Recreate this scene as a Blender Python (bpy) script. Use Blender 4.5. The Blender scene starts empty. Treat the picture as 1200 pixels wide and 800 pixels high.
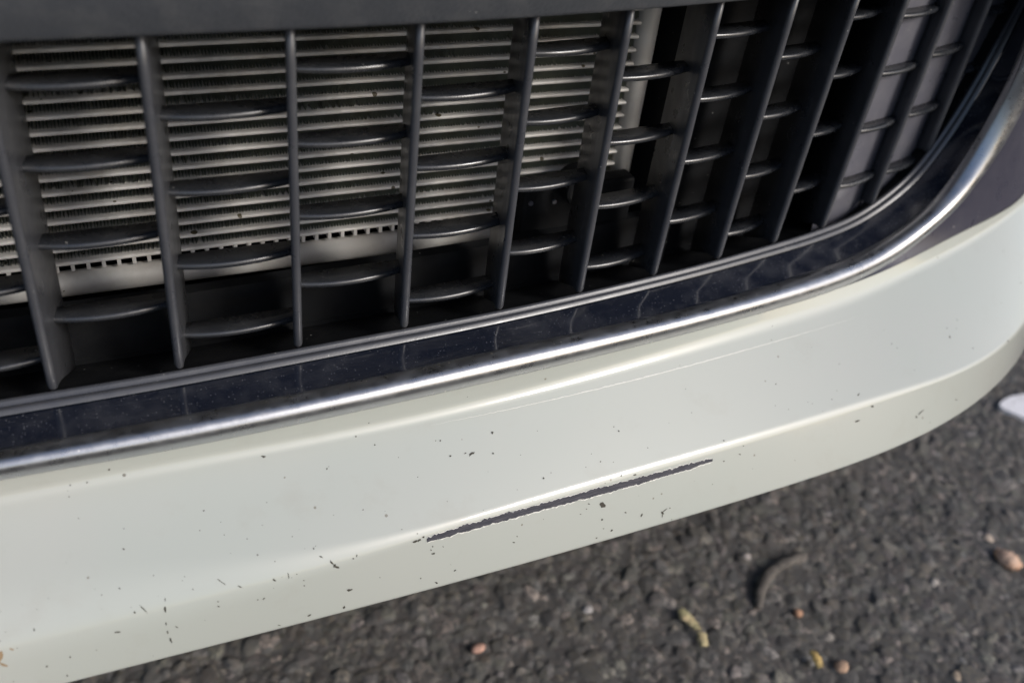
import bpy, math, random
import numpy as np
from mathutils import Vector, Matrix
from mathutils.bvhtree import BVHTree

random.seed(7); rng = np.random.default_rng(7)
S = bpy.context.scene
COL = S.collection
CAMH = 0.65                                     # camera height above the asphalt

# ------------------------------------------------------------------ camera, sky, sun, exposure
F = 1156.0                                      # focal length in pixels of a 1200 px wide picture
def unit(v):
    v = np.array(v, float); return v / np.linalg.norm(v)
AX = unit((2770, -495, F)); AD = np.array((-211, 1520, F)); AD = unit(AD - AD.dot(AX) * AX)
ROT = np.stack([AX, np.cross(-AD, AX), -AD])    # world = ROT @ (right, down, forward)
cam_d = bpy.data.cameras.new('camera'); cam = bpy.data.objects.new('camera', cam_d); COL.objects.link(cam)
r_, d_, f_ = ROT[:, 0], ROT[:, 1], ROT[:, 2]
cam.matrix_world = Matrix(((r_[0], -d_[0], -f_[0], 0), (r_[1], -d_[1], -f_[1], 0), (r_[2], -d_[2], -f_[2], CAMH), (0, 0, 0, 1)))
cam_d.sensor_width = 36; cam_d.lens = F * 36 / 1200
cam_d.clip_start = 0.01; cam_d.clip_end = 2000
cam_d.dof.use_dof = True; cam_d.dof.focus_distance = 0.50; cam_d.dof.aperture_fstop = 6.0
S.camera = cam

SUN_DIR = unit((0.48, -0.66, 0.54))             # towards the sun: behind the camera, to the right
sun_el = math.asin(SUN_DIR[2]); sun_az = math.atan2(SUN_DIR[0], SUN_DIR[1])
W = bpy.data.worlds.new('World'); S.world = W; W.use_nodes = True
nt = W.node_tree; nt.nodes.clear()
sky = nt.nodes.new('ShaderNodeTexSky'); sky.sky_type = 'NISHITA'; sky.sun_disc = False
sky.sun_elevation = sun_el; sky.sun_rotation = sun_az; sky.air_density = 0.9; sky.dust_density = 2.6; sky.ozone_density = 1.0
bg = nt.nodes.new('ShaderNodeBackground'); bg.inputs['Strength'].default_value = 0.14
wo = nt.nodes.new('ShaderNodeOutputWorld')
nt.links.new(sky.outputs[0], bg.inputs[0]); nt.links.new(bg.outputs[0], wo.inputs[0])
sl = bpy.data.lights.new('sun', 'SUN'); sl.energy = 1.7; sl.angle = math.radians(16); sl.color = (1, .985, .965)
so = bpy.data.objects.new('sun', sl); COL.objects.link(so); so.location = (1, -1, 3)
so.rotation_euler = Vector(SUN_DIR).to_track_quat('Z', 'Y').to_euler()
S.view_settings.view_transform = 'Standard'; S.view_settings.look = 'None'
S.view_settings.exposure = 0.18; S.view_settings.gamma = 1.0; S.view_settings.use_curve_mapping = False

# ------------------------------------------------------------------ measuring helpers
UP = np.array((0, 0, CAMH))
def ray(p): return ROT @ unit((p[0] - 600, p[1] - 400, F))
def front(x): return .374 + .3 * np.maximum(x - .1, 0) ** 2        # plan curve of the grille mouth
def on_level(p, z):
    d = ray(p); return d * (z / d[2]) + UP                          # z is measured from the camera's height
def on_front(p, off):
    d = ray(p); t = np.linspace(.2, 1.6, 14001); g = t * d[1] - front(t * d[0]) - off
    i = np.where((g[:-1] < 0) & (g[1:] >= 0))[0]; return d * t[i[0]] + UP
def on_plane(p, y):
    d = ray(p); return d * (y / d[1]) + UP

def spline(P, sub):
    P = np.array(P, float); n = len(P); out = []
    Q = np.vstack([2 * P[0] - P[1], P, 2 * P[-1] - P[-2]])
    for i in range(n - 1):
        a, b, c, d = Q[i:i + 4]
        ta, tb, tc, td = 0, *np.cumsum([max(np.linalg.norm(b - a), 1e-6) ** .5, max(np.linalg.norm(c - b), 1e-6) ** .5, max(np.linalg.norm(d - c), 1e-6) ** .5])
        for k in range(sub):
            t = tb + (tc - tb) * k / sub
            A1 = a * (tb - t) / (tb - ta) + b * (t - ta) / (tb - ta); A2 = b * (tc - t) / (tc - tb) + c * (t - tb) / (tc - tb)
            A3 = c * (td - t) / (td - tc) + d * (t - tc) / (td - tc)
            B1 = A1 * (tc - t) / (tc - ta) + A2 * (t - ta) / (tc - ta); B2 = A2 * (td - t) / (td - tb) + A3 * (t - tb) / (td - tb)
            out.append(B1 * (tc - t) / (tc - tb) + B2 * (t - tb) / (tc - tb))
    out.append(P[-1]); return np.array(out)

def smooth1(a, k=2):
    for _ in range(k): a[1:-1] = .25 * a[:-2] + .5 * a[1:-1] + .25 * a[2:]
    return a

# ------------------------------------------------------------------ mesh helpers
def link(name, verts, faces, mat, parent=None, smooth=True, kind=None, label=None):
    me = bpy.data.meshes.new(name); me.from_pydata([tuple(v) for v in verts], [], faces); me.update()
    if smooth: me.shade_smooth()
    if mat: me.materials.append(mat)
    o = bpy.data.objects.new(name, me); COL.objects.link(o)
    if parent: o.parent = parent
    if kind: o['kind'] = kind
    if label: o['label'] = label
    return o
def top(o, label, cat, group=None):
    o['label'] = label; o['category'] = cat
    if group: o['group'] = group
    return o
def fix_normals(o):
    import bmesh
    bm = bmesh.new(); bm.from_mesh(o.data); bmesh.ops.recalc_face_normals(bm, faces=bm.faces); bm.to_mesh(o.data); bm.free()
def strip(rows):                                # rows[i] = polyline, loft between successive columns
    R, C = len(rows), len(rows[0]); v = [p for r in rows for p in r]
    return v, [(i * C + j, i * C + j + 1, (i + 1) * C + j + 1, (i + 1) * C + j) for i in range(R - 1) for j in range(C - 1)]
def fillet(P, radii, n=6):                      # round the inner corners of a polyline
    out = [P[0]]
    for i in range(1, len(P) - 1):
        a, b, c = P[i - 1], P[i], P[i + 1]; r = radii[i - 1]
        la, lc = np.linalg.norm(a - b), np.linalg.norm(c - b)
        p = b + (a - b) / la * min(r, la * .48); q = b + (c - b) / lc * min(r, lc * .48)
        for k in range(n + 1):
            t = k / n; out.append((1 - t) ** 2 * p + 2 * t * (1 - t) * b + t * t * q)
    out.append(P[-1]); return out
class MB:
    def __init__(s): s.v = []; s.f = []
    def add(s, v, f):
        o = len(s.v); s.v += [tuple(p) for p in v]; s.f += [tuple(i + o for i in q) for q in f]
    def box(s, c, size, rz=0, rx=0):
        m = Matrix.Rotation(rz, 3, 'Z') @ Matrix.Rotation(rx, 3, 'X'); hx, hy, hz = [k / 2 for k in size]
        v = [Vector(c) + m @ Vector((x * hx, y * hy, z * hz)) for x in (-1, 1) for y in (-1, 1) for z in (-1, 1)]
        s.add(v, [(0, 1, 3, 2), (4, 6, 7, 5), (0, 4, 5, 1), (2, 3, 7, 6), (0, 2, 6, 4), (1, 5, 7, 3)])
    def tube(s, P, r, n=10, cap=True):
        P = [np.array(p, float) for p in P]; rr = r if hasattr(r, '__len__') else [r] * len(P); v = []; f = []
        for i, p in enumerate(P):
            t = unit(P[min(i + 1, len(P) - 1)] - P[max(i - 1, 0)]); a = unit(np.cross(t, (0, 0, 1) if abs(t[2]) < .9 else (1, 0, 0))); b = np.cross(t, a)
            v += [p + rr[i] * (math.cos(2 * math.pi * k / n) * a + math.sin(2 * math.pi * k / n) * b) for k in range(n)]
        for i in range(len(P) - 1):
            f += [(i * n + k, i * n + (k + 1) % n, (i + 1) * n + (k + 1) % n, (i + 1) * n + k) for k in range(n)]
        if cap: f += [tuple(range(n))[::-1], tuple(range((len(P) - 1) * n, len(P) * n))]
        s.add(v, f)
    def build(s, name, mat, parent=None, smooth=False, **k):
        o = link(name, s.v, s.f, mat, parent, smooth, **k); fix_normals(o); return o
def bevel(o, w, seg=2, ang=40):
    m = o.modifiers.new('edge_round', 'BEVEL'); m.width = w; m.segments = seg; m.limit_method = 'ANGLE'; m.angle_limit = math.radians(ang)
    return o

# ------------------------------------------------------------------ materials
def mat(name, base, rough=.5, metal=0, coat=0, coat_rough=.03, spec=.5):
    m = bpy.data.materials.new(name); m.use_nodes = True; b = m.node_tree.nodes['Principled BSDF']
    b.inputs['Base Color'].default_value = (*base, 1); b.inputs['Roughness'].default_value = rough; b.inputs['Metallic'].default_value = metal
    b.inputs['Coat Weight'].default_value = coat; b.inputs['Coat Roughness'].default_value = coat_rough; b.inputs['Specular IOR Level'].default_value = spec
    return m
class N:                                        # tiny node builder
    def __init__(s, m): s.t = m.node_tree; s.b = s.t.nodes['Principled BSDF']
    def new(s, typ, inputs=None, **attrs):
        n = s.t.nodes.new('ShaderNode' + typ)
        for k, v in attrs.items(): setattr(n, k, v)
        for k, v in (inputs or {}).items(): s.set(n.inputs[k], v)
        return n
    def set(s, sock, v):
        if isinstance(v, bpy.types.NodeSocket): s.t.links.new(v, sock)
        else: sock.default_value = v
    def co(s): return s.new('TexCoord').outputs['Object']
    def noise(s, scale, detail=3, rough=.5, vec=None): return s.new('TexNoise', {'Vector': vec or s.co(), 'Scale': scale, 'Detail': detail, 'Roughness': rough}).outputs['Fac']
    def ramp(s, fac, a, b, lo=0., hi=1.):
        n = s.new('MapRange', {'Value': fac, 'From Min': a, 'From Max': b, 'To Min': lo, 'To Max': hi}); return n.outputs[0]
    def mul(s, a, b, op='MULTIPLY'): return s.new('Math', {0: a, 1: b}, operation=op).outputs[0]
    def mix(s, fac, a, b):
        n = s.new('Mix', data_type='RGBA'); s.set(n.inputs[0], fac); s.set(n.inputs[6], a if isinstance(a, bpy.types.NodeSocket) else (*a, 1)); s.set(n.inputs[7], b if isinstance(b, bpy.types.NodeSocket) else (*b, 1)); return n.outputs[2]
    def bump(s, h, dist, strength=1., prev=None):
        n = s.new('Bump', {'Height': h, 'Distance': dist, 'Strength': strength})
        if prev: s.set(n.inputs['Normal'], prev)
        return n.outputs[0]
    def specks(s, scale, keep, size):           # sparse round dust spots: 1 inside a spot
        v = s.new('TexVoronoi', {'Vector': s.co(), 'Scale': scale}, feature='F1')
        sep = s.new('SeparateColor', {0: v.outputs['Color']})
        k = s.mul(sep.outputs[0], 1 - keep, 'GREATER_THAN'); rad = s.mul(sep.outputs[1], size)
        return s.mul(k, s.mul(v.outputs['Distance'], rad, 'LESS_THAN'))

M = {}
def m_paint():
    m = mat('cream_paint', (.66, .665, .59), .38, 0, 1, .035); n = N(m)
    f = n.ramp(n.noise(9, 4), .35, .75)
    c = n.mix(f, (.41, .432, .392), (.428, .436, .398))
    c = n.mix(n.mul(n.ramp(n.noise(38, 5, .65), .56, .74), .22), c, (.34, .32, .27))     # faint road film
    c = n.mix(n.mul(n.specks(190, .08, .16), .75), c, (.16, .14, .10))
    c = n.mix(n.mul(n.specks(90, .07, .09), .85), c, (.10, .085, .06))
    n.set(n.b.inputs['Base Color'], c)
    n.set(n.b.inputs['Coat Roughness'], n.ramp(n.noise(60, 4), .4, .75, .02, .12))
    n.set(n.b.inputs['Coat Normal'], n.bump(n.noise(420, 2), .00004, .5))
    return m
def m_chrome():
    m = mat('brushed_chrome', (.72, .73, .75), .16, 1); n = N(m)
    film = n.ramp(n.noise(150, 7, .75), .42, .80)
    c = n.mix(n.mul(film, .28), (.44, .45, .47), (.27, .265, .26)); c = n.mix(n.specks(260, .12, .2), c, (.75, .73, .68))
    n.set(n.b.inputs['Base Color'], c)
    n.set(n.b.inputs['Roughness'], n.ramp(n.noise(110, 6, .7), .35, .75, .24, .46))
    n.set(n.b.inputs['Metallic'], n.mul(n.mul(film, -.12), 1, 'ADD'))
    n.set(n.b.inputs['Normal'], n.bump(n.noise(900, 3), .00003, .6))
    return m
def m_gloss():
    m = mat('gloss_black_trim', (.012, .014, .022), .09, 0, .6, .05); n = N(m)
    film = n.ramp(n.noise(45, 6, .65), .45, .75)
    c = n.mix(n.mul(film, .10), (.011, .0135, .022), (.30, .30, .31))
    c = n.mix(n.mul(n.specks(900, .45, .30), .22), c, (.42, .42, .44)); c = n.mix(n.specks(130, .02, .05), c, (.5, .5, .5))
    n.set(n.b.inputs['Base Color'], c)
    n.set(n.b.inputs['Roughness'], n.ramp(n.noise(45, 6, .65), .4, .75, .07, .26))
    n.set(n.b.inputs['Normal'], n.bump(n.noise(500, 3), .00005, .5))
    return m
def m_plastic(name, base, r0, r1, grain, dist, dust=.08, spec=.5):
    m = mat(name, base, r0); n = N(m)
    film = n.ramp(n.noise(60, 5, .65), .45, .75)
    c = n.mix(n.mul(film, dust), base, (.33, .32, .30)); c = n.mix(n.mul(n.specks(330, .05, .2), .5), c, (.45, .44, .41))
    n.set(n.b.inputs['Base Color'], c); n.set(n.b.inputs['Roughness'], n.ramp(n.noise(80, 4), .3, .7, r0, r1))
    n.set(n.b.inputs['Normal'], n.bump(n.noise(grain, 2), dist, .8)); n.b.inputs['Specular IOR Level'].default_value = spec
    return m
M['paint'] = m_paint(); M['chrome'] = m_chrome(); M['gloss'] = m_gloss()
M['vane'] = m_plastic('satin_black_plastic', (.046, .048, .055), .25, .40, 1400, .00006, .06, .8)
M['slat'] = m_plastic('glossy_black_plastic', (.019, .021, .025), .20, .34, 1400, .00005, .06, .8)
M['bar'] = m_plastic('grained_black_plastic', (.046, .050, .058), .40, .55, 520, .00035, .10)
M['corner'] = m_plastic('plum_cove_shade', (.036, .035, .052), .26, .40, 900, .00004, .04)  # plum tone stands for the shaded, dark-reflecting paint of the cove
M['duct'] = m_plastic('dusty_black_plastic', (.008, .0085, .0095), .5, .7, 700, .0001, .02, .15)
M['backing'] = m_plastic('dusty_grille_backing', (.105, .104, .122), .26, .40, 900, .00005, .14)
def m_alu(name, base, rough, metal, dirt):
    m = mat(name, base, rough, metal); n = N(m)
    c = n.mix(n.mul(n.ramp(n.noise(30, 5, .7), .5, .72), dirt), base, (.16, .13, .08)); c = n.mix(n.specks(170, .10, .3), c, (.12, .10, .06))
    n.set(n.b.inputs['Base Color'], c); n.set(n.b.inputs['Normal'], n.bump(n.noise(800, 3), .0001, .5)); return m
M['tube'] = m_alu('bare_aluminium', (.72, .69, .645), .55, .1, .45)
M['fin'] = m_alu('dirty_aluminium_fins', (.30, .315, .26), .7, .0, .6)
M['tank'] = m_alu('grey_cast_aluminium', (.60, .58, .54), .55, .05, .3)
M['scratch'] = m_plastic('bare_dark_primer', (.040, .040, .052), .55, .75, 1500, .0002, .05)
_n = N(M['scratch']); _sc = _n.new('Mapping', {'Vector': _n.co(), 'Scale': (40, 400, 900)}).outputs[0]
_n.set(_n.b.inputs['Base Color'], _n.mix(_n.ramp(_n.noise(3, 4, .6, _sc), .45, .7), (.030, .031, .042), (.095, .092, .105)))
M['chip'] = mat('paint_chip_dark', (.045, .04, .03), .7); M['chip_edge_glint'] = mat('chip_rim_and_glint', (.72, .71, .66), .5)  # the pale tone serves real chip rims and the drawn hairline highlight
M['rust'] = m_plastic('rusty_paint_stain', (.28, .19, .10), .6, .8, 900, .0002, .3)
def m_asphalt(name, attr):
    m = mat(name, (.07, .068, .066), .85, spec=.3); n = N(m)
    if attr:
        base = n.new('Attribute', attribute_name='stone_colour').outputs['Color']
        c = n.mix(n.ramp(n.noise(260, 4), .35, .7), base, (.08, .078, .076))
        n.set(n.b.inputs['Normal'], n.bump(n.noise(700, 4, .6), .0009, .9))
    else:
        vo = n.new('TexVoronoi', {'Vector': n.co(), 'Scale': 165.}, feature='F1'); sp = n.new('SeparateColor', {0: vo.outputs['Color']}); v = vo.outputs['Distance']
        c = n.mix(n.mul(sp.outputs[0], n.ramp(n.noise(260, 4), .25, .7)), (.062, .056, .052), (.20, .185, .165))
        n.set(n.b.inputs['Normal'], n.bump(n.mul(v, n.noise(300, 4), 'ADD'), -.006, 1.))
    n.set(n.b.inputs['Base Color'], c); return m
M['asphalt'] = m_asphalt('asphalt_binder', False); M['stone'] = m_asphalt('asphalt_aggregate', True)

# ------------------------------------------------------------------ the ground
g = MB(); R_ = 900
g.add([(-R_, -R_, 0), (R_, -R_, 0), (R_, R_, 0), (-R_, R_, 0)], [(0, 1, 2, 3)])
o = g.build('asphalt_ground', M['asphalt']); o['kind'] = 'structure'

import bmesh
def ico(sub):
    bm = bmesh.new(); bmesh.ops.create_icosphere(bm, subdivisions=sub, radius=1)
    v = np.array([p.co[:] for p in bm.verts]); f = np.array([[p.index for p in q.verts] for q in bm.faces]); bm.free(); return v, f
IV, IF = ico(2)
def noise_shape(v, amp, seed):
    r = np.random.default_rng(seed); out = np.ones(len(v))
    for _ in range(7):
        d = unit(r.normal(size=3)); k = r.uniform(1.5, 4); out += amp * np.sin(k * v @ d + r.uniform(0, 6)) / 2.2
    return v * out[:, None]
def rough_asphalt():
    """angular stones of mixed size set in binder, as one finely modelled skin around the bumper"""
    x0, x1, y0, y1, g = -.30, 1.50, .02, .90, .0013
    nx, ny = int((x1 - x0) / g), int((y1 - y0) / g)
    H = np.full((ny, nx), -1.); ID = np.full((ny, nx), -1, int)
    n = 75000; cx = rng.uniform(0, nx, n); cy = rng.uniform(0, ny, n); rad = np.clip(rng.lognormal(math.log(.0026), .44, n), .0014, .0080)
    rad[::-1].sort()
    for i in range(n):
        r = rad[i] / g; R = int(r * 1.5) + 1; ix, iy = int(cx[i]), int(cy[i])
        a, b, c, d = max(ix - R, 0), min(ix + R + 1, nx), max(iy - R, 0), min(iy + R + 1, ny)
        X, Y = np.meshgrid(np.arange(a, b) - cx[i], np.arange(c, d) - cy[i]); th = np.sort(rng.uniform(0, 6.283, 6)); k = np.full(X.shape, -9.)
        for t in th: k = np.maximum(k, (X * math.cos(t) + Y * math.sin(t)) / (r * rng.uniform(.75, 1.2)))
        k = .6 * k + .4 * np.hypot(X, Y) / r
        h = rad[i] * (np.clip(1.05 * np.sqrt(np.clip(1 - k * k, 0, 1)), 0, .82) * rng.uniform(.55, .85) + X * g / rad[i] * rng.normal(0, .12) + Y * g / rad[i] * rng.normal(0, .12))
        h += rng.uniform(-.0012, .0006) - rad[i] * .25
        m = (k < 1) & (h > H[c:d, a:b]); H[c:d, a:b][m] = h[m]; ID[c:d, a:b][m] = i
    xs_, ys_ = x0 + (np.arange(nx) + .5) * g, y0 + (np.arange(ny) + .5) * g; GX, GY = np.meshgrid(xs_, ys_)
    H = np.maximum(H, .0001 + rng.normal(0, .00025, H.shape))
    H += .0013 * np.sin(GX * 23 + 1.3 * np.sin(GY * 31)) + .0012 * np.sin(GY * 37 + GX * 11) + .0035
    for _ in range(1):
        P = np.pad(H, 1, mode='edge'); H = .36 * H + .16 * (P[:-2, 1:-1] + P[2:, 1:-1] + P[1:-1, :-2] + P[1:-1, 2:])
    H += rng.normal(0, .00010, H.shape)
    e = np.minimum(np.minimum(GX - x0, x1 - GX), np.minimum(GY - y0, y1 - GY)); H = H * np.clip(e / .02, 0, 1) - .002 * (1 - np.clip(e / .006, 0, 1))
    V = np.stack([GX, GY, H], -1).reshape(-1, 3); q = (np.arange(ny - 1)[:, None] * nx + np.arange(nx - 1)[None]).ravel(); Q = np.stack([q, q + 1, q + nx + 1, q + nx], 1)
    me = bpy.data.meshes.new('rough_asphalt'); me.vertices.add(len(V)); me.vertices.foreach_set('co', V.ravel()); me.loops.add(Q.size); me.loops.foreach_set('vertex_index', Q.ravel().astype(np.int32))
    me.polygons.add(len(Q)); me.polygons.foreach_set('loop_start', np.arange(0, Q.size, 4, dtype=np.int32)); me.update(calc_edges=True); me.shade_smooth()
    val = rng.lognormal(math.log(.104), .38, n); tint = np.stack([val * rng.uniform(1.02, 1.18, n), val, val * rng.uniform(.80, .96, n)], 1)
    odd = rng.random(n) < .025; tint[odd] = rng.uniform(.18, .32, (odd.sum(), 1)) * np.array((1.1, .92, .8))
    C = np.ones((len(V), 4)); idf = ID.ravel(); C[:, :3] = np.where((idf >= 0)[:, None], tint[idf], np.array((.075, .068, .062)))
    me.attributes.new('stone_colour', 'FLOAT_COLOR', 'POINT').data.foreach_set('color', C.ravel())
    me.materials.append(M['stone']); o = bpy.data.objects.new('rough_asphalt', me); COL.objects.link(o); o['kind'] = 'structure'
rough_asphalt()

# ------------------------------------------------------------------ the car: rails measured along the bumper
car = bpy.data.objects.new('car', None); COL.objects.link(car); car.location = (0, 0, 0)
top(car, 'cream car front bumper with black slatted grille, chrome strip and a long dark scratch', 'car')
def left_ext(P):                                # carry a rail on, past the left of the picture
    p0 = P[0]; return [p0 + np.array((-.40 - (0), .012, 0)), p0 + np.array((-.26, .004, 0)), p0 + np.array((-.12, .0005, 0))] + list(P)
def up_ext(P):                                  # the rim of the mouth runs on upwards behind the corner
    d = P[-1] - P[-2]; d = d / np.linalg.norm(d)
    return list(P) + [P[-1] + .03 * d, P[-1] + .06 * d + np.array((-.004, -.002, .004))]
def right_ext(P, n=5, step=.05, turn=8, rise=0.):
    P = list(P); d = P[-1] - P[-2]; a = math.atan2(d[1], d[0])
    for k in range(n):
        a += math.radians(turn); P.append(P[-1] + np.array((math.cos(a) * step, math.sin(a) * step, rise)))
    return P
lip_px = [(0, 471), (200, 438), (400, 401), (600, 363), (800, 317), (902, 289), (960, 271), (1009, 250), (1064, 208), (1095, 170), (1128, 120), (1165, 55), (1195, 0)]
ct_px = [(0, 527), (200, 490), (400, 451), (600, 407), (800, 363), (910, 333), (975, 312), (1026, 290), (1085, 248), (1115, 216), (1152, 160), (1187, 93), (1213, 22)]
cb_px = [(0, 562), (200, 527), (400, 486), (600, 441), (800, 392), (915, 360), (985, 337), (1050, 304), (1115, 250), (1140, 220), (1175, 170), (1210, 102), (1234, 30)]
cv_px = [(0, 583), (200, 543), (400, 508), (600, 463), (812, 405), (925, 375), (1005, 350), (1075, 316), (1150, 276), (1200, 240)]
kr_px = [(0, 740), (200, 702), (400, 655), (610, 590), (830, 528.5), (960, 489), (1045, 462), (1110, 443), (1165, 417), (1200, 383)]
bt_px = [(0, 822), (200, 771.5), (400, 720), (610, 664.5), (840, 597), (975, 555), (1065, 521), (1130, 485), (1172, 450), (1200, 415)]
LIP = left_ext(up_ext([on_front(p, 0) for p in lip_px])); CT = left_ext(up_ext([on_front(p, -.0285) for p in ct_px]))
CB = left_ext(up_ext([on_front(p, -.0365) for p in cb_px]))
CV = left_ext(right_ext(step=.042, turn=13, P=[on_front(p, -.0300 - .013 * max(0., min(1., (p[0] - 350) / 850)) ** 1.5) for p in cv_px]))
KR = left_ext(right_ext([on_level(p, -.361) for p in kr_px], step=.056, turn=7)); BT = left_ext(right_ext([on_level(p, -.395) for p in bt_px]))
SUB = 10
LIP, CT, CB, CV, KR, BT = [smooth1(spline(P, SUB), k) for P, k in ((LIP, 12), (CT, 12), (CB, 12), (CV, 60), (KR, 60), (BT, 60))]
nst = len(LIP); ss = np.linspace(0, 1, nst)

# painted bumper skin
rows = []
for i in range(nst):
    k = max(0., min(1., (ss[i] - .17) / .17)); k = k * k * (3 - 2 * k); rc = .024 * (1 - k) + .0030 * k
    t0 = CB[i] + np.array((0, .006, .0015))
    out = unit(np.cross((0, 0, 1), BT[min(i + 1, nst - 1)] - BT[max(i - 1, 0)]))
    u1 = BT[i] + out * .018 + np.array((0, 0, -.003)); u2 = BT[i] + out * .10 + np.array((0, 0, .004))
    rows.append(fillet([t0, CV[i], KR[i], BT[i], u1, u2], [.005, rc, .0025, .01], 7))
bumper = link('bumper_panel', *strip(rows), M['paint'], car)
deps = BVHTree.FromPolygons([tuple(v.co) for v in bumper.data.vertices], [tuple(p.vertices) for p in bumper.data.polygons])
def hit(p, tree=deps):
    loc, nor, _, _ = tree.ray_cast(Vector((0, 0, CAMH)), Vector(ray(p)))
    return None if loc is None else (np.array(loc), np.array(nor if nor.dot(Vector(ray(p))) < 0 else -nor))

# chrome strip: domed section, front edge to back edge
rows = []
for i in range(nst):
    tan = unit(CT[min(i + 1, nst - 1)] - CT[max(i - 1, 0)]); e = CB[i] - CT[i]; w = np.linalg.norm(e); e = e / w; nrm = unit(np.cross(tan, e))
    if nrm.dot(UP - CT[i]) < 0: nrm = -nrm
    pr = [CT[i] - nrm * .004]
    for q in np.linspace(0, 1, 13):
        h = .0056 * (1 - abs(2 * q - 1) ** 2.1); pr.append(CT[i] + e * w * q + nrm * (h + .0008))
    pr.append(CB[i] - nrm * .006); rows.append(pr)
link('chrome_strip', *strip(rows), M['chrome'], car)

# dark strip standing in for shade and reflection on the paint at the corner
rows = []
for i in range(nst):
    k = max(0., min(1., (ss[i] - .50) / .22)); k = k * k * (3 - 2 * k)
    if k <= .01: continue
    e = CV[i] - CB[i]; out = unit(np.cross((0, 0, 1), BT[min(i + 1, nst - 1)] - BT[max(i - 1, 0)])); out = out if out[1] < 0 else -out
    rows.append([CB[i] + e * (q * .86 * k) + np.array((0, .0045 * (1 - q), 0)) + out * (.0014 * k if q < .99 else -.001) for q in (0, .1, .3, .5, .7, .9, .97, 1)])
link('cove_shade_strip', *strip(rows), M['corner'], car)

# gloss black shelf between grille and chrome, with the twin beads of its inner lip
rows = []; lipN = []
for i in range(nst):
    tan = unit(LIP[min(i + 1, nst - 1)] - LIP[max(i - 1, 0)]); e = CT[i] - LIP[i]; w = np.linalg.norm(e); e = e / w; nrm = unit(np.cross(tan, e))
    if nrm.dot(UP - CT[i]) < 0: nrm = -nrm
    k = min(1., w / .02)
    sec = [(-.0035, -.010), (-.003, -.003), (-.0022, -.0004), (-.0010, .0002), (.0003, -.0005), (.0012, -.0017), (.0019, -.0019), (.0027, -.0009), (.0040, -.0003), (.0053, -.0008), (.0066, -.0022), (.0082, -.0030)]
    pr = [LIP[i] + e * a * k + nrm * b for a, b in sec]
    for q in np.linspace(.45, .93, 7): pr.append(LIP[i] + e * w * q + nrm * (-.0030 - .0003 * math.sin((q - .4) / .6 * math.pi)))
    pr += [LIP[i] + e * w * .965 + nrm * -.0018, LIP[i] + e * w * .99 + nrm * -.0002, LIP[i] + e * (w + .0012) + nrm * -.0003, LIP[i] + e * (w + .002) + nrm * -.004]
    rows.append(pr); lipN.append(nrm)
link('grille_lip', *strip([r[:11] for r in rows]), M['vane'], car)
link('gloss_trim', *strip([[r[10] - nn * .0008] + r[11:] for r, nn in zip(rows, lipN)]), M['gloss'], car)

# ------------------------------------------------------------------ the grille: frame bar, upright vanes, cross slats
grille = bpy.data.objects.new('grille', None); COL.objects.link(grille); grille.parent = car
Z = lambda z: z + CAMH
xs = np.concatenate([np.linspace(-.48, .08, 15), np.linspace(.11, .62, 30)])
rows = []
for x in xs:
    y = front(x); P = [np.array((x, y + .06, Z(-.136))), np.array((x, y + .002, Z(-.139))), np.array((x, y - .0075, Z(-.1425))), np.array((x, y - .0155, Z(-.122))), np.array((x, y - .013, Z(-.070))), np.array((x, y + .01, Z(-.06)))]
    rows.append(fillet(P, [.002, .0035, .012, .006], 5))
link('top_bar', *strip(rows), M['bar'], grille)
TILT = math.radians(13.5); DEP = np.array((math.sin(TILT), math.cos(TILT), 0)); SIDE = np.array((math.cos(TILT), -math.sin(TILT), 0))
vx = [-.455, -.401, -.347, -.293, -.239, -.185, -.131, -.077, -.023, .031, .0865, .1405, .194, .2435, .294, .3425, .389, .434, .4805, .527]
LEAN = lambda x: float(np.interp(x, [.24, .34, .39, .44, .53], [.0, .0045, .006, .006, .004]))     # the corner uprights lean outwards
def at_vane(x, z):
    xx = x + LEAN(x) * (z - Z(-.30)) / .16; return np.array((xx, front(xx), z))
lipx, lipy, lipz = LIP[:, 0], LIP[:, 1], LIP[:, 2]
def lip_z(x): return float(np.interp(x, lipx[:nst * 3 // 4 + 20], lipz[:nst * 3 // 4 + 20]))
def vane(x, depth):
    y0 = front(x); zb = lip_z(x) - .0005; zt = Z(-.137); hw = .0021
    prof = [(-.0016, depth), (-.0017, .010), (-.0020, .0035)] + [(hw * -math.cos(a), .0022 - .0022 * math.sin(a)) for a in np.linspace(.15, math.pi - .15, 9)] + [(.0020, .0035), (.0017, .010), (.0016, depth)]
    rows = []; zz = [zb, zb + .0006, zb + .0018, zb + .004] + list(np.linspace(zb + .012, zt, 8))
    for z in zz:
        t = max(0, 1 - (z - zb) / .004); sh = .0032 * t * t; shr = 1 - .35 * t * t
        foot = max(0., 1 - (z - zb) / .02)
        rows.append([at_vane(x, z) - np.array((0, 0, foot * max(0., d - .005) * .50)) + SIDE * a * shr + DEP * (min(d + sh, depth)) for a, d in prof])
    v, f = strip(rows); n = len(prof); f.append(tuple(range(n))); f.append(tuple(range(len(v) - n, len(v)))[::-1])
    for i in range(len(rows) - 1): f.append((i * n, (i + 1) * n, (i + 1) * n + n - 1, i * n + n - 1))
    o = link('vane', v, f, M['vane'], grille); fix_normals(o); return o
for i, x in enumerate(vx): vane(x, .038 if i < 18 else .016)
ODD = [-.168, -.2025, -.239, -.277]; EVEN = [-.185, -.220, -.2575, -.2965]
levels = {18: EVEN, 19: [-.178, -.2155, -.254]}
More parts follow.
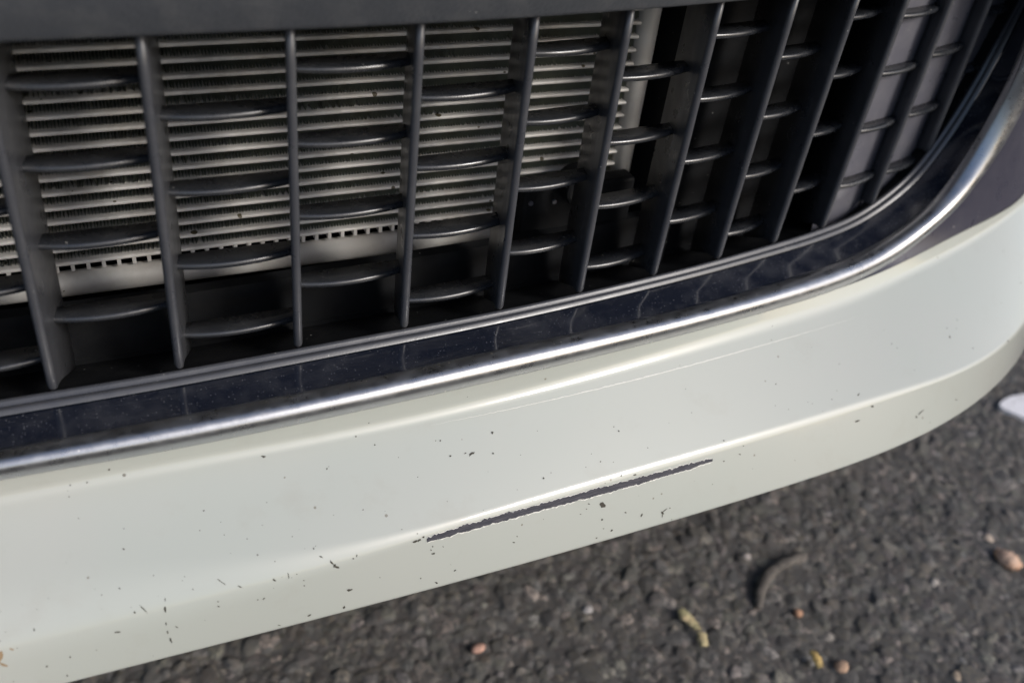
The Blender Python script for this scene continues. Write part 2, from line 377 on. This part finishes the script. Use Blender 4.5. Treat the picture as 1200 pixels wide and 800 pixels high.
def slat(xa, xb, z, d0=.018, dp=.0095):
    A = at_vane(xa, z) + DEP * d0; Bv = at_vane(xb, z) + DEP * d0; rows = []
    for q in np.linspace(0, 1, 11):
        c = A + (Bv - A) * q - DEP * (.0040 * 4 * q * (1 - q)); dd = dp + .004 * 4 * q * (1 - q); th = .0017
        pr = [c + DEP * dd + np.array((0, 0, .0016)), c + DEP * .002 + np.array((0, 0, th))]
        pr += [c + DEP * (th - th * math.sin(a)) + np.array((0, 0, th * math.cos(a))) for a in np.linspace(.3, math.pi - .3, 7)]
        pr += [c + DEP * .002 + np.array((0, 0, -th)), c + DEP * dd + np.array((0, 0, -.0002))]
        rows.append(pr)
    v, f = strip(rows); n = len(rows[0])
    for i in range(len(rows) - 1): f.append((i * n, (i + 1) * n, (i + 1) * n + n - 1, i * n + n - 1))
    o = link('slat', v, f, M['slat'], grille); fix_normals(o)
for b in range(len(vx)):
    xa = vx[b]; xb = vx[b + 1] if b + 1 < len(vx) else .575
    lv = levels.get(b, ODD if b % 2 == 0 else EVEN)
    if b == 17: lv = ODD
    if b == 18: lv = [-.1975, -.237, -.277]
    for z in lv:
        blank = b >= 17
        slat(xa + .001, xb - .001, Z(z), .0075 if blank else .018, .005 if blank else .0088)
# the three blanked-off bays at the corner have a closed back
for b in (17, 18, 19):
    xa = vx[b]; xb = vx[b + 1] if b + 1 < len(vx) else .585
    rows = []
    for q in np.linspace(0, 1, 7):
        x = xa + (xb - xa) * q; inn = DEP * (.0145 - .002 * math.sin(q * math.pi)); sd = SIDE * (.0012 if q == 0 else 0)
        rows.append([at_vane(x, z) + inn + sd for z in (Z(-.13), Z(-.2), Z(-.26), Z(-.312))])
    link('backing_plate', *strip(rows), M['backing'], grille)

# ------------------------------------------------------------------ behind the grille
duct = bpy.data.objects.new('air_duct', None); COL.objects.link(duct); duct.parent = car
rows = []
for i in range(0, nst, 2):
    k = max(0., min(1., (Z(-.27) - LIP[i][2]) / .03))
    rows.append([LIP[i] + DEP * a + np.array((.0 if k else .001, 0, (b_ * k - .002))) for a, b_ in ((.001, -.001), (.012, -.007), (.043, -.017), (.046, -.016), (.050, .0115), (.056, .0125))])
link('lower_lip_wall', *strip(rows), M['duct'], duct, smooth=False)
rows = []
for q in np.linspace(0, 1, 10):
    x = .322 + q * .28; rows.append([np.array((x, front(x) + .050 - .012 * q, z)) for z in (Z(-.12), Z(-.2), Z(-.31))])
link('side_blanking', *strip(rows), M['duct'], duct)
d = MB(); d.box((.317, .455, Z(-.22)), (.006, .07, .20), .12); d.build('duct_side', M['duct'], duct)
d = MB(); d.box((.05, .56, Z(-.22)), (1.1, .006, .30)); d.box((.05, .50, Z(-.125)), (1.1, .13, .005)); d.box((.05, .50, Z(-.345)), (1.1, .13, .005)); d.build('duct_shell', M['duct'], duct)

rad = bpy.data.objects.new('radiator', None); COL.objects.link(rad); rad.parent = car
YR = .452; P_T = .00772; Z0 = -.2865; XL, XR = -.46, .298
for k in range(20):
    z = Z0 + k * P_T; t = MB(); prof = [(.0, -.0011), (-.0008, -.0008), (-.0012, 0), (-.0008, .0008), (0, .0011), (.016, .0011), (.016, -.0011)]
    v, f = strip([[np.array((x, YR + a, Z(z) + b_)) for a, b_ in prof + prof[:1]] for x in np.linspace(XL, XR, 6)]); t.add(v, f); t.build('tube', M['tube'], rad, smooth=False)
    if k < 19:
        n = int((XR - XL) / .00078); fx = np.linspace(XL, XR, n); jit = rng.normal(0, .00012, n) * (1 + 3.2 * (np.sin(fx * 41 + k * 2.1) * np.sin(fx * 17 + k) > .45)); rows = []
        zl, zh = Z(z) + .0011, Z(z + P_T) - .0011
        rows = [[np.array((fx[i] + jit[i], YR + .0016 + (.0 if i % 2 else .0002), zl if i % 2 else zh)), np.array((fx[i] + jit[i], YR + .0145, zl if i % 2 else zh))] for i in range(n)]
        # each crest is a louvred fin: slanted sheets running front to back
        link('fin_row', *strip(rows), M['fin'], rad, smooth=False, kind='stuff')
c = MB()
for x in np.arange(XL, XR, .0072): c.box((x, YR + .002, Z(Z0 - .0025)), (.0018, .006, .0034))
c.build('comb_teeth', M['tube'], rad, kind='stuff')
c = MB(); c.tube([(XL, YR + .002, Z(-.2982)), (XR, YR + .002, Z(-.3002))], .0066, 20); c.build('bottom_tank', M['tank'], rad, smooth=True)
c = MB(); c.tube([(XR + .004, YR + .002, Z(-.12)), (XR + .004, YR + .002, Z(-.30))], .0065, 18); c.build('side_tank', M['tank'], rad, smooth=True)
# dark mounting bracket with two bolts low on the right of the radiator
br = bpy.data.objects.new('mounting_bracket', None); COL.objects.link(br); br.parent = car
c = MB(); c.box((.266, .440, Z(-.290)), (.072, .012, .052)); bevel(c.build('bracket_plate', M['duct'], br), .002)
c = MB(); c.tube([(.262, .424, Z(-.263)), (.262, .44, Z(-.263))], .011, 18); bevel(c.build('sensor_boss', M['duct'], br), .002)
for p in ((622.5, 239), (650, 237), (678, 219)):
    q = on_plane(p, .433); b_ = MB(); b_.tube([q, q + np.array((0, .004, 0))], .0014, 8); b_.build('bolt', M['backing'], br)

# body above the grille, out of the picture
rows = []
for x in xs:
    y = front(x); P = [np.array((x, y + .004, Z(-.058))), np.array((x, y - .016, Z(-.052))), np.array((x, y + .02, Z(.06))), np.array((x, y + .12, Z(.18))), np.array((x, y + .5, Z(.24)))]
    rows.append(fillet(P, [.006, .05, .06], 6))
link('upper_bumper', *strip(rows), M['paint'], car)
o = link('undertray', *strip([[np.array((x, .43 + max(0, x - .3) ** 2 * .6 + t_, Z(-.455))) for t_ in (0, .3, 1.2)] for x in np.linspace(-.48, .8, 12)]), M['duct'], car)

# ------------------------------------------------------------------ marks on the paint
def patch(pts, lift, name, material, kind=None):
    """polygon given by picture points laid on the bumper skin"""
    v = []
    for p in pts:
        h = hit(p)
        if h is None: return None
        v.append(h[0] + h[1] * lift)
    return v
ctr = [(500, 631.5), (530, 625), (560, 614.5), (597, 603), (647, 590.5), (680, 581.5), (702, 575), (743, 565), (785, 553), (810, 545.5), (835, 538)]
wid = [5.0, 7.2, 7.6, 8.0, 8.0, 8.0, 8.6, 7.6, 6.8, 6.8, 3.2]
ts = np.linspace(500, 835, 300); cy = np.polyval(np.polyfit(*zip(*ctr), 3), ts); cw = np.interp(ts, [c_[0] for c_ in ctr], wid)
def ragged(scale, amp):
    r = rng.normal(size=len(ts)); r2 = np.interp(np.arange(len(ts)), np.arange(0, len(ts), scale), rng.normal(size=len(range(0, len(ts), scale)))); return amp * (.45 * r + r2)
def ribbon(extra, lift, name, material, upr, lor):
    v = []; f = []
    for i, x in enumerate(ts):
        u = (x + .0, cy[i] - cw[i] / 2 - extra + upr[i]); l = (x, cy[i] + cw[i] / 2 + extra + lor[i])
        for q in (u, ((u[0] + l[0]) / 2, (u[1] + l[1]) / 2), l):
            h = hit(q); v.append(h[0] + h[1] * lift)
    for i in range(len(ts) - 1):
        for k in (0, 1): f.append((i * 3 + k, i * 3 + k + 1, i * 3 + k + 4, i * 3 + k + 3))
    return link(name, v, f, material, bumper, smooth=True)
up1, lo1 = ragged(2, .62), ragged(3, .42)
ribbon(.55, .00008, 'scratch_rim', M['chip_edge_glint'], up1 + ragged(3, .2), lo1 + ragged(2, .4) + .35)
o = ribbon(0, .00018, 'scratch', M['scratch'], up1, lo1); o['label'] = 'long ragged dark scratch through the paint under the crease'
hx = np.linspace(505, 1004, 160); hy = np.polyval(np.polyfit([500, 640, 740, 850, 930, 1005], [499, 470, 445.5, 417, 394, 371.5], 3), hx); hw = .55 * np.sin(np.linspace(.05, 3.1, 160)) * (.75 + .5 * rng.random(160)); v = []  # thin reflected highlight, drawn as a pale ribbon on the panel
for x, y, w in zip(hx, hy + rng.normal(0, .18, 160), hw):
    for q in ((x, y - w), (x, y + w)):
        h = hit(q); v.append(h[0] + h[1] * .0004)
o = link('hairline_glint', v, [(2 * i, 2 * i + 1, 2 * i + 3, 2 * i + 2) for i in range(159)], M['chip_edge_glint'], bumper); o['label'] = 'fine pale hairline highlight drawn across the upper paint'
def blotch(p, rx, ry, ang, n=9):
    pts = []; a0 = rng.uniform(0, 6)
    for k in range(n):
        a = 2 * math.pi * k / n + a0; r = rng.uniform(.45, 1.25); x, y = rx * r * math.cos(a), ry * r * math.sin(a)
        pts.append((p[0] + x * math.cos(ang) - y * math.sin(ang), p[1] + x * math.sin(ang) + y * math.cos(ang)))
    return pts
chips = [(486, 634, 2.6, 1, -.4), (491, 632.5, 2.2, 1.2, -.4), (496, 629, 1.2, 1.2, 0), (505, 644, .8, 1, 0), (508, 648, .8, 2.4, 1.3), (507, 640, .9, .8, 0), (519, 640, 1, .6, .3),
  (545, 531, 1.2, .8, -.5), (552, 532, 4, 1.1, -.6), (528, 534, 1.6, .9, -.3), (578, 531, 1, 1, 0), (637, 560, .8, 1.3, 0), (706, 591.5, 2.9, 2.6, -.3), (705.5, 608.5, 1, 1.1, 0), (690, 590, 1.6, .5, .3), (687, 596, 1.1, .5, .2), (680, 602, .9, .7, 0),
  (733, 600, 1.2, .7, .4), (752, 603, 2.2, .7, -1.0), (776, 600.5, 2, 1.3, .9), (779, 597.5, 3.4, .7, -.7), (776, 604, .5, 1.6, 0), (717, 621, 1.4, .8, -.8), (707, 619, 1, .5, 0), (699, 630, 1, .7, 0), (587, 632, .9, .9, 0), (602, 635, 1.1, .9, 0), (606, 628, .8, .8, 0),
  (376, 652, 2.2, .7, .6), (389, 659, 2.6, 1.1, .7), (395, 664, 3, 1, .3), (392, 662, 1.3, 2, .2), (409, 691, 3, 1.1, -.3), (403, 711, 1.6, 1.4, -.6), (511, 682, 2, .9, .3), (493, 677, .6, .8, 0), (418, 651, .6, 1.6, .2), (414, 654, .9, .7, 0), (533, 668, 1.6, .7, -.6),
  (193.5, 702, .6, 1.8, 0), (193.5, 713, 1.2, 3.6, .05), (194.5, 730, .7, 1.6, 0), (196.5, 740, .8, 2.2, -.2), (200, 749, 1.1, 2.8, -.3), (207, 734, 2, .5, .4), (158, 717, 1.2, .9, .5), (168, 713, 6.5, .6, .78), (137, 740, 3.4, .8, -.1), (82, 769, 1.1, 1, 0), (55, 780, 1.2, .9, 0), (79, 791, 1, 1, 0), (226, 690, .9, .8, 0), (140, 689, .9, .9, 0),
  (259, 681, 6, .5, .65), (281, 687, 2.8, .6, .4), (321, 679, 2, 1, .3), (338, 674, .5, 2.6, -.2), (309, 701, 1.6, .6, -.9), (302, 702, .8, .7, 0), (327, 732, 1.6, .7, .1), (363, 720, 2.4, .8, -.5), (256, 710, 1.2, .7, .2), (40, 737, .8, 1.4, 0), (302, 650, 1.1, 1, 0), (145, 643, 1.1, 1, 0), (145, 619, .8, .7, 0), (92, 607, .9, .9, 0), (239, 598, 1, 1, 0),
  (128, 550, 1.3, 1, .2), (102, 565, 1.2, .9, .2), (82, 568, 1, .8, 0), (81, 582, .7, 1, 0), (309, 535, 2.6, 1.2, .1), (383, 549, 1, .9, 0), (439, 521, .9, 1, 0), (516, 516, .9, .9, 0), (417, 511, 1, .9, 0), (577, 507, 1.2, 1.3, .2), (725, 505, 1, 1, 0), (555, 531, 1, .9, 0), (848, 540, 1, .7, .2),
  (1022, 476, 1.4, 1.2, .2), (1074, 488.5, 1.2, 1, 0), (1079, 483, 3.4, .5, -.8), (1113, 395, .8, 1.7, -.2), (1181, 399.5, .8, 1, 0), (1140, 408, .9, .6, 0), (909, 450, 1, .9, 0), (935, 450, 1, .7, 0), (848, 516, 1.2, .8, .2), (867, 532, 1.2, .7, 0), (1005, 493, 3.4, .8, -.3), (1120, 468, .9, .7, 0), (728, 557, .7, 1, 0), (744, 556, 1.6, .8, 0)]
for _ in range(110):
    x = rng.uniform(0, 1130); y = np.interp(x, [p[0] for p in kr_px], [p[1] for p in kr_px]) + rng.normal(-20, 55); s_ = rng.uniform(.35, .75)
    chips.append((x, y, s_, s_ * rng.uniform(.6, 1.2), 0))
v = []; f = []
for x, y, a, b_, an in chips:
    q = patch(blotch((x, y), a * 1.22, b_ * 1.22, an), .00014, '', None)
    if q: f.append(tuple(range(len(v), len(v) + len(q)))); v += q
link('stone_chips', v, f, M['chip'], bumper, smooth=False, kind='stuff')
v = []; f = []
for x, y, a, b_ in ((1, 768, 5, 8), (4, 778, 6, 1.6), (14, 760, 3, 1.2)):
    q = patch([(max(px, -60), py) for px, py in blotch((x, y), a, b_, .3, 12)], .00013, '', None)
    if q: f.append(tuple(range(len(v), len(v) + len(q)))); v += q
link('rust_stain', v, f, M['rust'], bumper, smooth=False)

# ------------------------------------------------------------------ litter and odd stones on the asphalt
def pebble(p, rx, ry, colr, label, rz=0, lift=.0045, name='pebble', grp=None):
    q = on_level(p, -CAMH + lift); v = noise_shape(IV, .16, int(p[0] * 7 + p[1])) * np.array((rx, ry, min(rx, ry) * .8)); c, s = math.cos(rz), math.sin(rz)
    v = np.stack([v[:, 0] * c - v[:, 1] * s, v[:, 0] * s + v[:, 1] * c, v[:, 2]], 1) + q
    key = 'pebble_%d_%d' % p; m = mat(key, colr, .8, spec=.3); n = N(m)
    n.set(n.b.inputs['Base Color'], n.mix(n.ramp(n.noise(300, 4), .35, .7), colr, tuple(k * .6 for k in colr))); n.set(n.b.inputs['Normal'], n.bump(n.noise(500, 3), .0008, .8))
    o = link(name, v, [tuple(k) for k in IF], m); return top(o, label, 'pebble' if name == 'pebble' else name, grp)
pebble((560, 759), .0062, .0045, (.50, .30, .23), 'pinkish pebble on the asphalt near the bottom edge, left of the middle')
pebble((986, 781), .0060, .0048, (.48, .32, .22), 'tan round pebble on the asphalt beside the small yellow husk')
pebble((1157, 632), .0060, .0048, (.46, .38, .31), 'small pale pebble on the asphalt just above the orange-tan nut shell')
pebble((874, 653), .0050, .0042, (.38, .34, .31), 'pale grey pebble on the asphalt to the left of the dark curved twig')
pebble((935, 718), .0044, .0040, (.42, .24, .15), 'little rusty orange pebble right below the dark curved twig')
pebble((1094, 683), .0052, .0046, (.44, .40, .36), 'whitish pebble on open asphalt below and left of the nut shell')
pebble((688, 714), .0050, .0045, (.36, .34, .33), 'light grey pebble left of the curled yellow leaf stalk')
pebble((1120, 794), .0065, .0045, (.38, .30, .22), 'brownish pebble at the bottom right edge of the asphalt', .8)
def strand(name, px, lift, radii, material, label, cat, flat=.5):
    P = spline([on_level(p, -CAMH + l) for p, l in zip(px, lift)], 6); r = np.interp(np.linspace(0, 1, len(P)), np.linspace(0, 1, len(radii)), radii)
    b_ = MB(); b_.tube(P, list(r), 10); v = np.array(b_.v); n = 10
    for i in range(len(P)):
        v[i * n:(i + 1) * n, 2] = P[i][2] + (v[i * n:(i + 1) * n, 2] - P[i][2]) * flat
    v += rng.normal(0, .00045, v.shape); b_.v = [tuple(k) for k in v]
    o = b_.build(name, material, None, smooth=True); return top(o, label, cat)
def m_organic(name, a, b, scale=120):
    m = mat(name, a, .75, spec=.3); n = N(m); n.set(n.b.inputs['Base Color'], n.mix(n.ramp(n.noise(scale, 4), .35, .65), a, b)); n.set(n.b.inputs['Normal'], n.bump(n.noise(400, 3), .0006, .8)); return m
strand('leaf_stalk', [(797, 714), (803, 722), (815, 734), (822, 745), (825, 756)], (.010, .009, .0085, .0085, .009), (.0024, .0050, .0030, .0045, .0030), m_organic('straw_yellow', (.50, .39, .23), (.40, .36, .20), 60), 'curled yellow-green dry leaf stalk lying on the asphalt below the bumper', 'leaf')
strand('husk', [(951, 762), (957, 771), (961, 782)], (.008, .009, .008), (.0022, .0042, .0022), m_organic('husk_yellow', (.55, .38, .14), (.36, .27, .12), 90), 'small yellow plant husk beside the tan pebble at the bottom of the picture', 'husk')
strand('nut_shell', [(1167, 645), (1177, 652), (1186, 658), (1195, 664)], (.009, .010, .010, .008), (.0035, .0085, .0085, .0045), m_organic('shell_tan', (.50, .27, .16), (.56, .40, .30), 60), 'orange-tan nut shell on the asphalt at the right edge', 'nut shell', .75)
strand('twig', [(889, 712), (890, 698), (898, 677), (912, 664), (930, 655), (944, 649)], (.005, .0075, .009, .0095, .009, .005), (.0028, .0045, .0052, .0050, .0042, .002), m_organic('twig_grey', (.13, .115, .10), (.07, .062, .055)), 'dark curved grey-brown twig lying on the asphalt right of the scratch', 'twig', .8)
# white patch with a rounded tip on the ground at the right
pts = [(1171, 474), (1176, 468), (1185, 464), (1200, 461.5), (1215, 461), (1232, 466), (1240, 478), (1236, 490), (1225, 496), (1215, 494), (1198, 488), (1184, 482), (1175, 478)]
base = [on_level(p, -CAMH + .0105) for p in pts]; n_ = len(base); v = base + [b_ - np.array((0, 0, .012)) for b_ in base]
wm = mat('patch_white', (.78, .76, .78), .6); n = N(wm); n.set(n.b.inputs['Base Color'], n.mix(n.ramp(n.noise(160, 4), .5, .75), (.80, .78, .79), (.55, .53, .52)))
o = link('white_patch', v, [tuple(range(n_))] + [(i, (i + 1) % n_, n_ + (i + 1) % n_, n_ + i) for i in range(n_)], wm, None, smooth=False); fix_normals(o)
top(o, 'white rounded patch on the asphalt behind the bumper corner', 'road marking')
